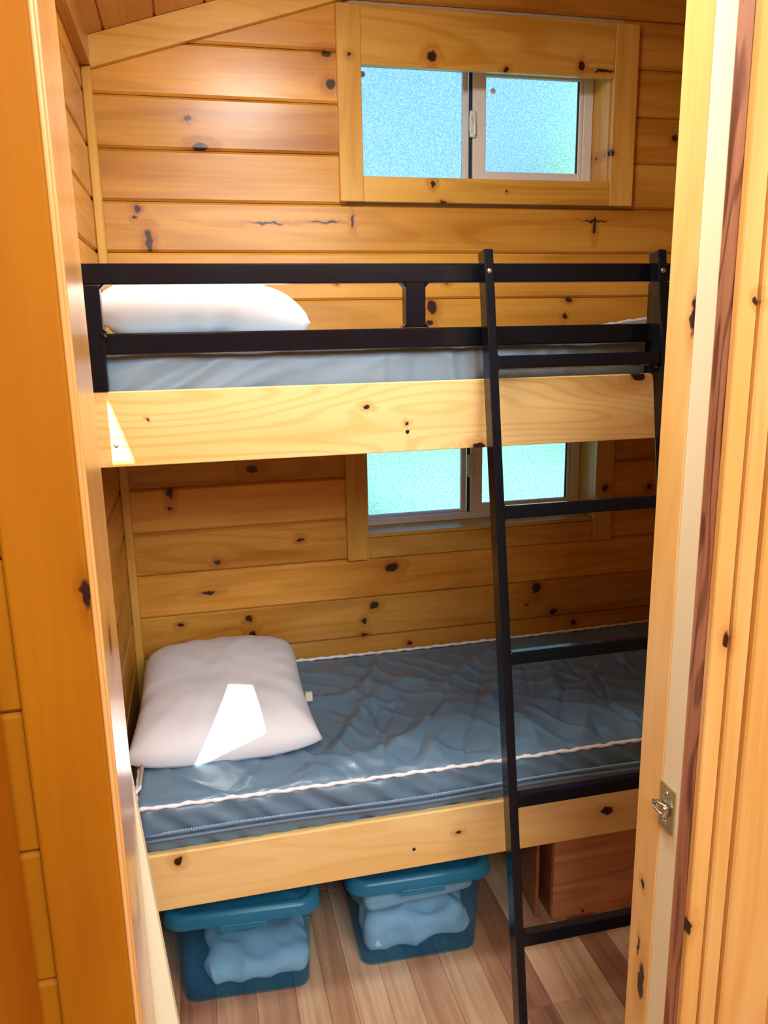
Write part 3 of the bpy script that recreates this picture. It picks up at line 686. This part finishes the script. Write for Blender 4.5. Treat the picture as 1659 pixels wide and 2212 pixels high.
def rrect(hx, hy, r, n=5):
    pts = []
    for (sx2, sy3, a0) in ((1, 1, 0), (-1, 1, 90), (-1, -1, 180), (1, -1, 270)):
        for k in range(n + 1):
            a = math.radians(a0 + 90 * k / n); pts.append((sx2 * (hx - r) + r * math.cos(a), sy3 * (hy - r) + r * math.sin(a)))
    return pts
def loft(levels, cx, cy, rz, capb, capt):
    bm = bmesh.new(); rings = []
    cr, sr = math.cos(rz), math.sin(rz)
    for (z, hx, hy, r) in levels:
        rings.append([bm.verts.new((cx + x * cr - y * sr, cy + x * sr + y * cr, z + H)) for x, y in rrect(hx, hy, r)])
    k = len(rings[0])
    for a, b in zip(rings[:-1], rings[1:]):
        for i in range(k): bm.faces.new((a[i], a[(i + 1) % k], b[(i + 1) % k], b[i]))
    if capb: bm.faces.new(rings[0][::-1])
    if capt: bm.faces.new(rings[-1])
    return bm
def storage_bin(label, cx, y_front, hx, rz):
    hy = .225; cy = y_front + hy
    root = empty('storage_bin', (cx, cy, -1.6), label, 'bin', 'lidded storage bins under the lower bunk')
    body = loft([(-1.5999, hx - .015, hy - .02, .030), (-1.595, hx - .008, hy - .013, .034), (-1.50, hx - .003, hy - .006, .036), (-1.372, hx + .003, hy, .038), (-1.370, hx + .012, hy + .008, .042),
                 (-1.3695, hx + .012, hy + .008, .042), (-1.371, hx - .0, hy - .003, .036), (-1.50, hx - .0058, hy - .009, .034), (-1.5925, hx - .0115, hy - .016, .030), (-1.5968, hx - .018, hy - .023, .028)], cx, cy, rz, True, True)
    link('tub', body, BINP, root, smooth=True)
    lid = loft([(-1.366, hx + .025, hy + .020, .050), (-1.360, hx + .0265, hy + .023, .052), (-1.338, hx + .022, hy + .020, .052), (-1.330, hx + .015, hy + .013, .048), (-1.330, hx + .004, hy + .002, .042), (-1.342, hx - .006, hy - .008, .036), (-1.342, hx - .05, hy - .05, .03),
                (-1.3455, hx - .05, hy - .05, .03), (-1.3455, hx - .003, hy - .005, .038), (-1.334, hx + .007, hy + .005, .044), (-1.342, hx + .018, hy + .016, .048), (-1.358, hx + .022, hy + .019, .049), (-1.366, hx + .022, hy + .017, .048)], cx, cy, rz, False, False)
    # fill the centre of the lid and close its rim
    lid.verts.ensure_lookup_table(); k = 24; n = len(lid.verts) // k
    R_ = [[lid.verts[i * k + j] for j in range(k)] for i in range(n)]
    lid.faces.new(R_[6]); lid.faces.new(R_[7][::-1])
    for j in range(k): lid.faces.new((R_[-1][j], R_[-1][(j + 1) % k], R_[0][(j + 1) % k], R_[0][j]))
    for f in list(lid.faces):
        if all(v in R_[6] or v in R_[7] for v in f.verts) and len(f.verts) == 4: lid.faces.remove(f)
    lo = link('lid', lid, LIDP, root, smooth=True)
    m = lo.modifiers.new('b', 'BEVEL'); m.width = .0008; m.segments = 1; m.limit_method = 'ANGLE'
    cr, sr = math.cos(rz), math.sin(rz)
    t = bx(-.055, .055, -hy - .0235, -hy - .017, -1.378, -1.362, .0015)
    for v in t.verts: x, y = v.co.x, v.co.y; v.co.x = cx + x * cr - y * sr; v.co.y = cy + x * sr + y * cr
    link('lid_catch', t, LIDP, root)
    return root, cx, cy, hx, hy
def blanket(label, cx, cy, cz, hx, hy, hz, r, seed, amp):
    def d(p, n):
        q = Vector((p.x * 13, p.y * 13, p.z * 9 + seed)); f = noise.noise(q)
        return p + n * min(.002, amp * (ridged(q * .8) - .9) + amp * .5 * f)
    o = link('blanket', soft_box(cx, cy, cz, hx, hy, hz, r, 60, 46, 26, d), FLEECE, smooth=True)
    return tag(o, label, 'blanket')
storage_bin('translucent blue lidded bin on the left under the lower bunk, mostly dark', .047, -.752, .162, math.radians(-4))
storage_bin('translucent blue lidded bin on the right, packed full of white blankets', .482, -.742, .163, math.radians(-2))
blanket('rumpled white blanket low in the left blue bin', .062, -.54, -1.552, .132, .185, .032, .030, 2, .016)
blanket('bulky white blanket filling the bottom of the right blue bin', .482, -.53, -1.526, .147, .198, .054, .040, 6, .022)
tb = blanket('folded white blanket lying on top inside the right blue bin', .482, -.53, -1.412, .147, .195, .028, .022, 14, .006)
tb.rotation_euler = (0, math.radians(-4.5), 0)

# ------------------------------------------------------------------ outdoors beyond the frosted windows
g = bmesh.new()
NG = 40
vv = [[g.verts.new((-14 + 30 * i / NG, .3 + 22 * j / NG, -.25 + .12 * noise.noise(Vector((i * .3, j * .3, 0))))) for j in range(NG + 1)] for i in range(NG + 1)]
for i in range(NG):
    for j in range(NG): g.faces.new((vv[i][j], vv[i + 1][j], vv[i + 1][j + 1], vv[i][j + 1]))
lawn = link('lawn', g, GRASS, smooth=True, kind='structure')
def bush(label, x, y, r, h, seed):
    b = bmesh.new(); bmesh.ops.create_icosphere(b, subdivisions=4, radius=1)
    for v in b.verts:
        n_2 = v.co.normalized(); k = 1 + .35 * noise.noise(n_2 * 2 + Vector((seed, 0, 0))) + .18 * noise.noise(n_2 * 7 + Vector((0, seed, 0)))
        v.co = Vector((x + n_2.x * r * k, y + n_2.y * r * k, max(-.2, h * .5 - .2 + n_2.z * h * .5 * k)))
    o = link('bush', b, LEAF, smooth=True); return tag(o, label, 'bush')
bush('large green tree mass behind the right pane of the upper window', 8.6, 12.0, 2.2, 6.4, 1)
bush('low green bush behind the left pane of the lower window', 0.6, 10.0, 1.5, 2.3, 2)
bush('round green bush behind the meeting stile of the lower window', 3.9, 10.2, 1.3, 2.1, 3)
bush('green bush behind the right pane of the lower window', 7.2, 8.2, 1.1, 2.2, 5)
bush('green bush left of the lower window view', -4.6, 10.4, 1.4, 2.0, 7)
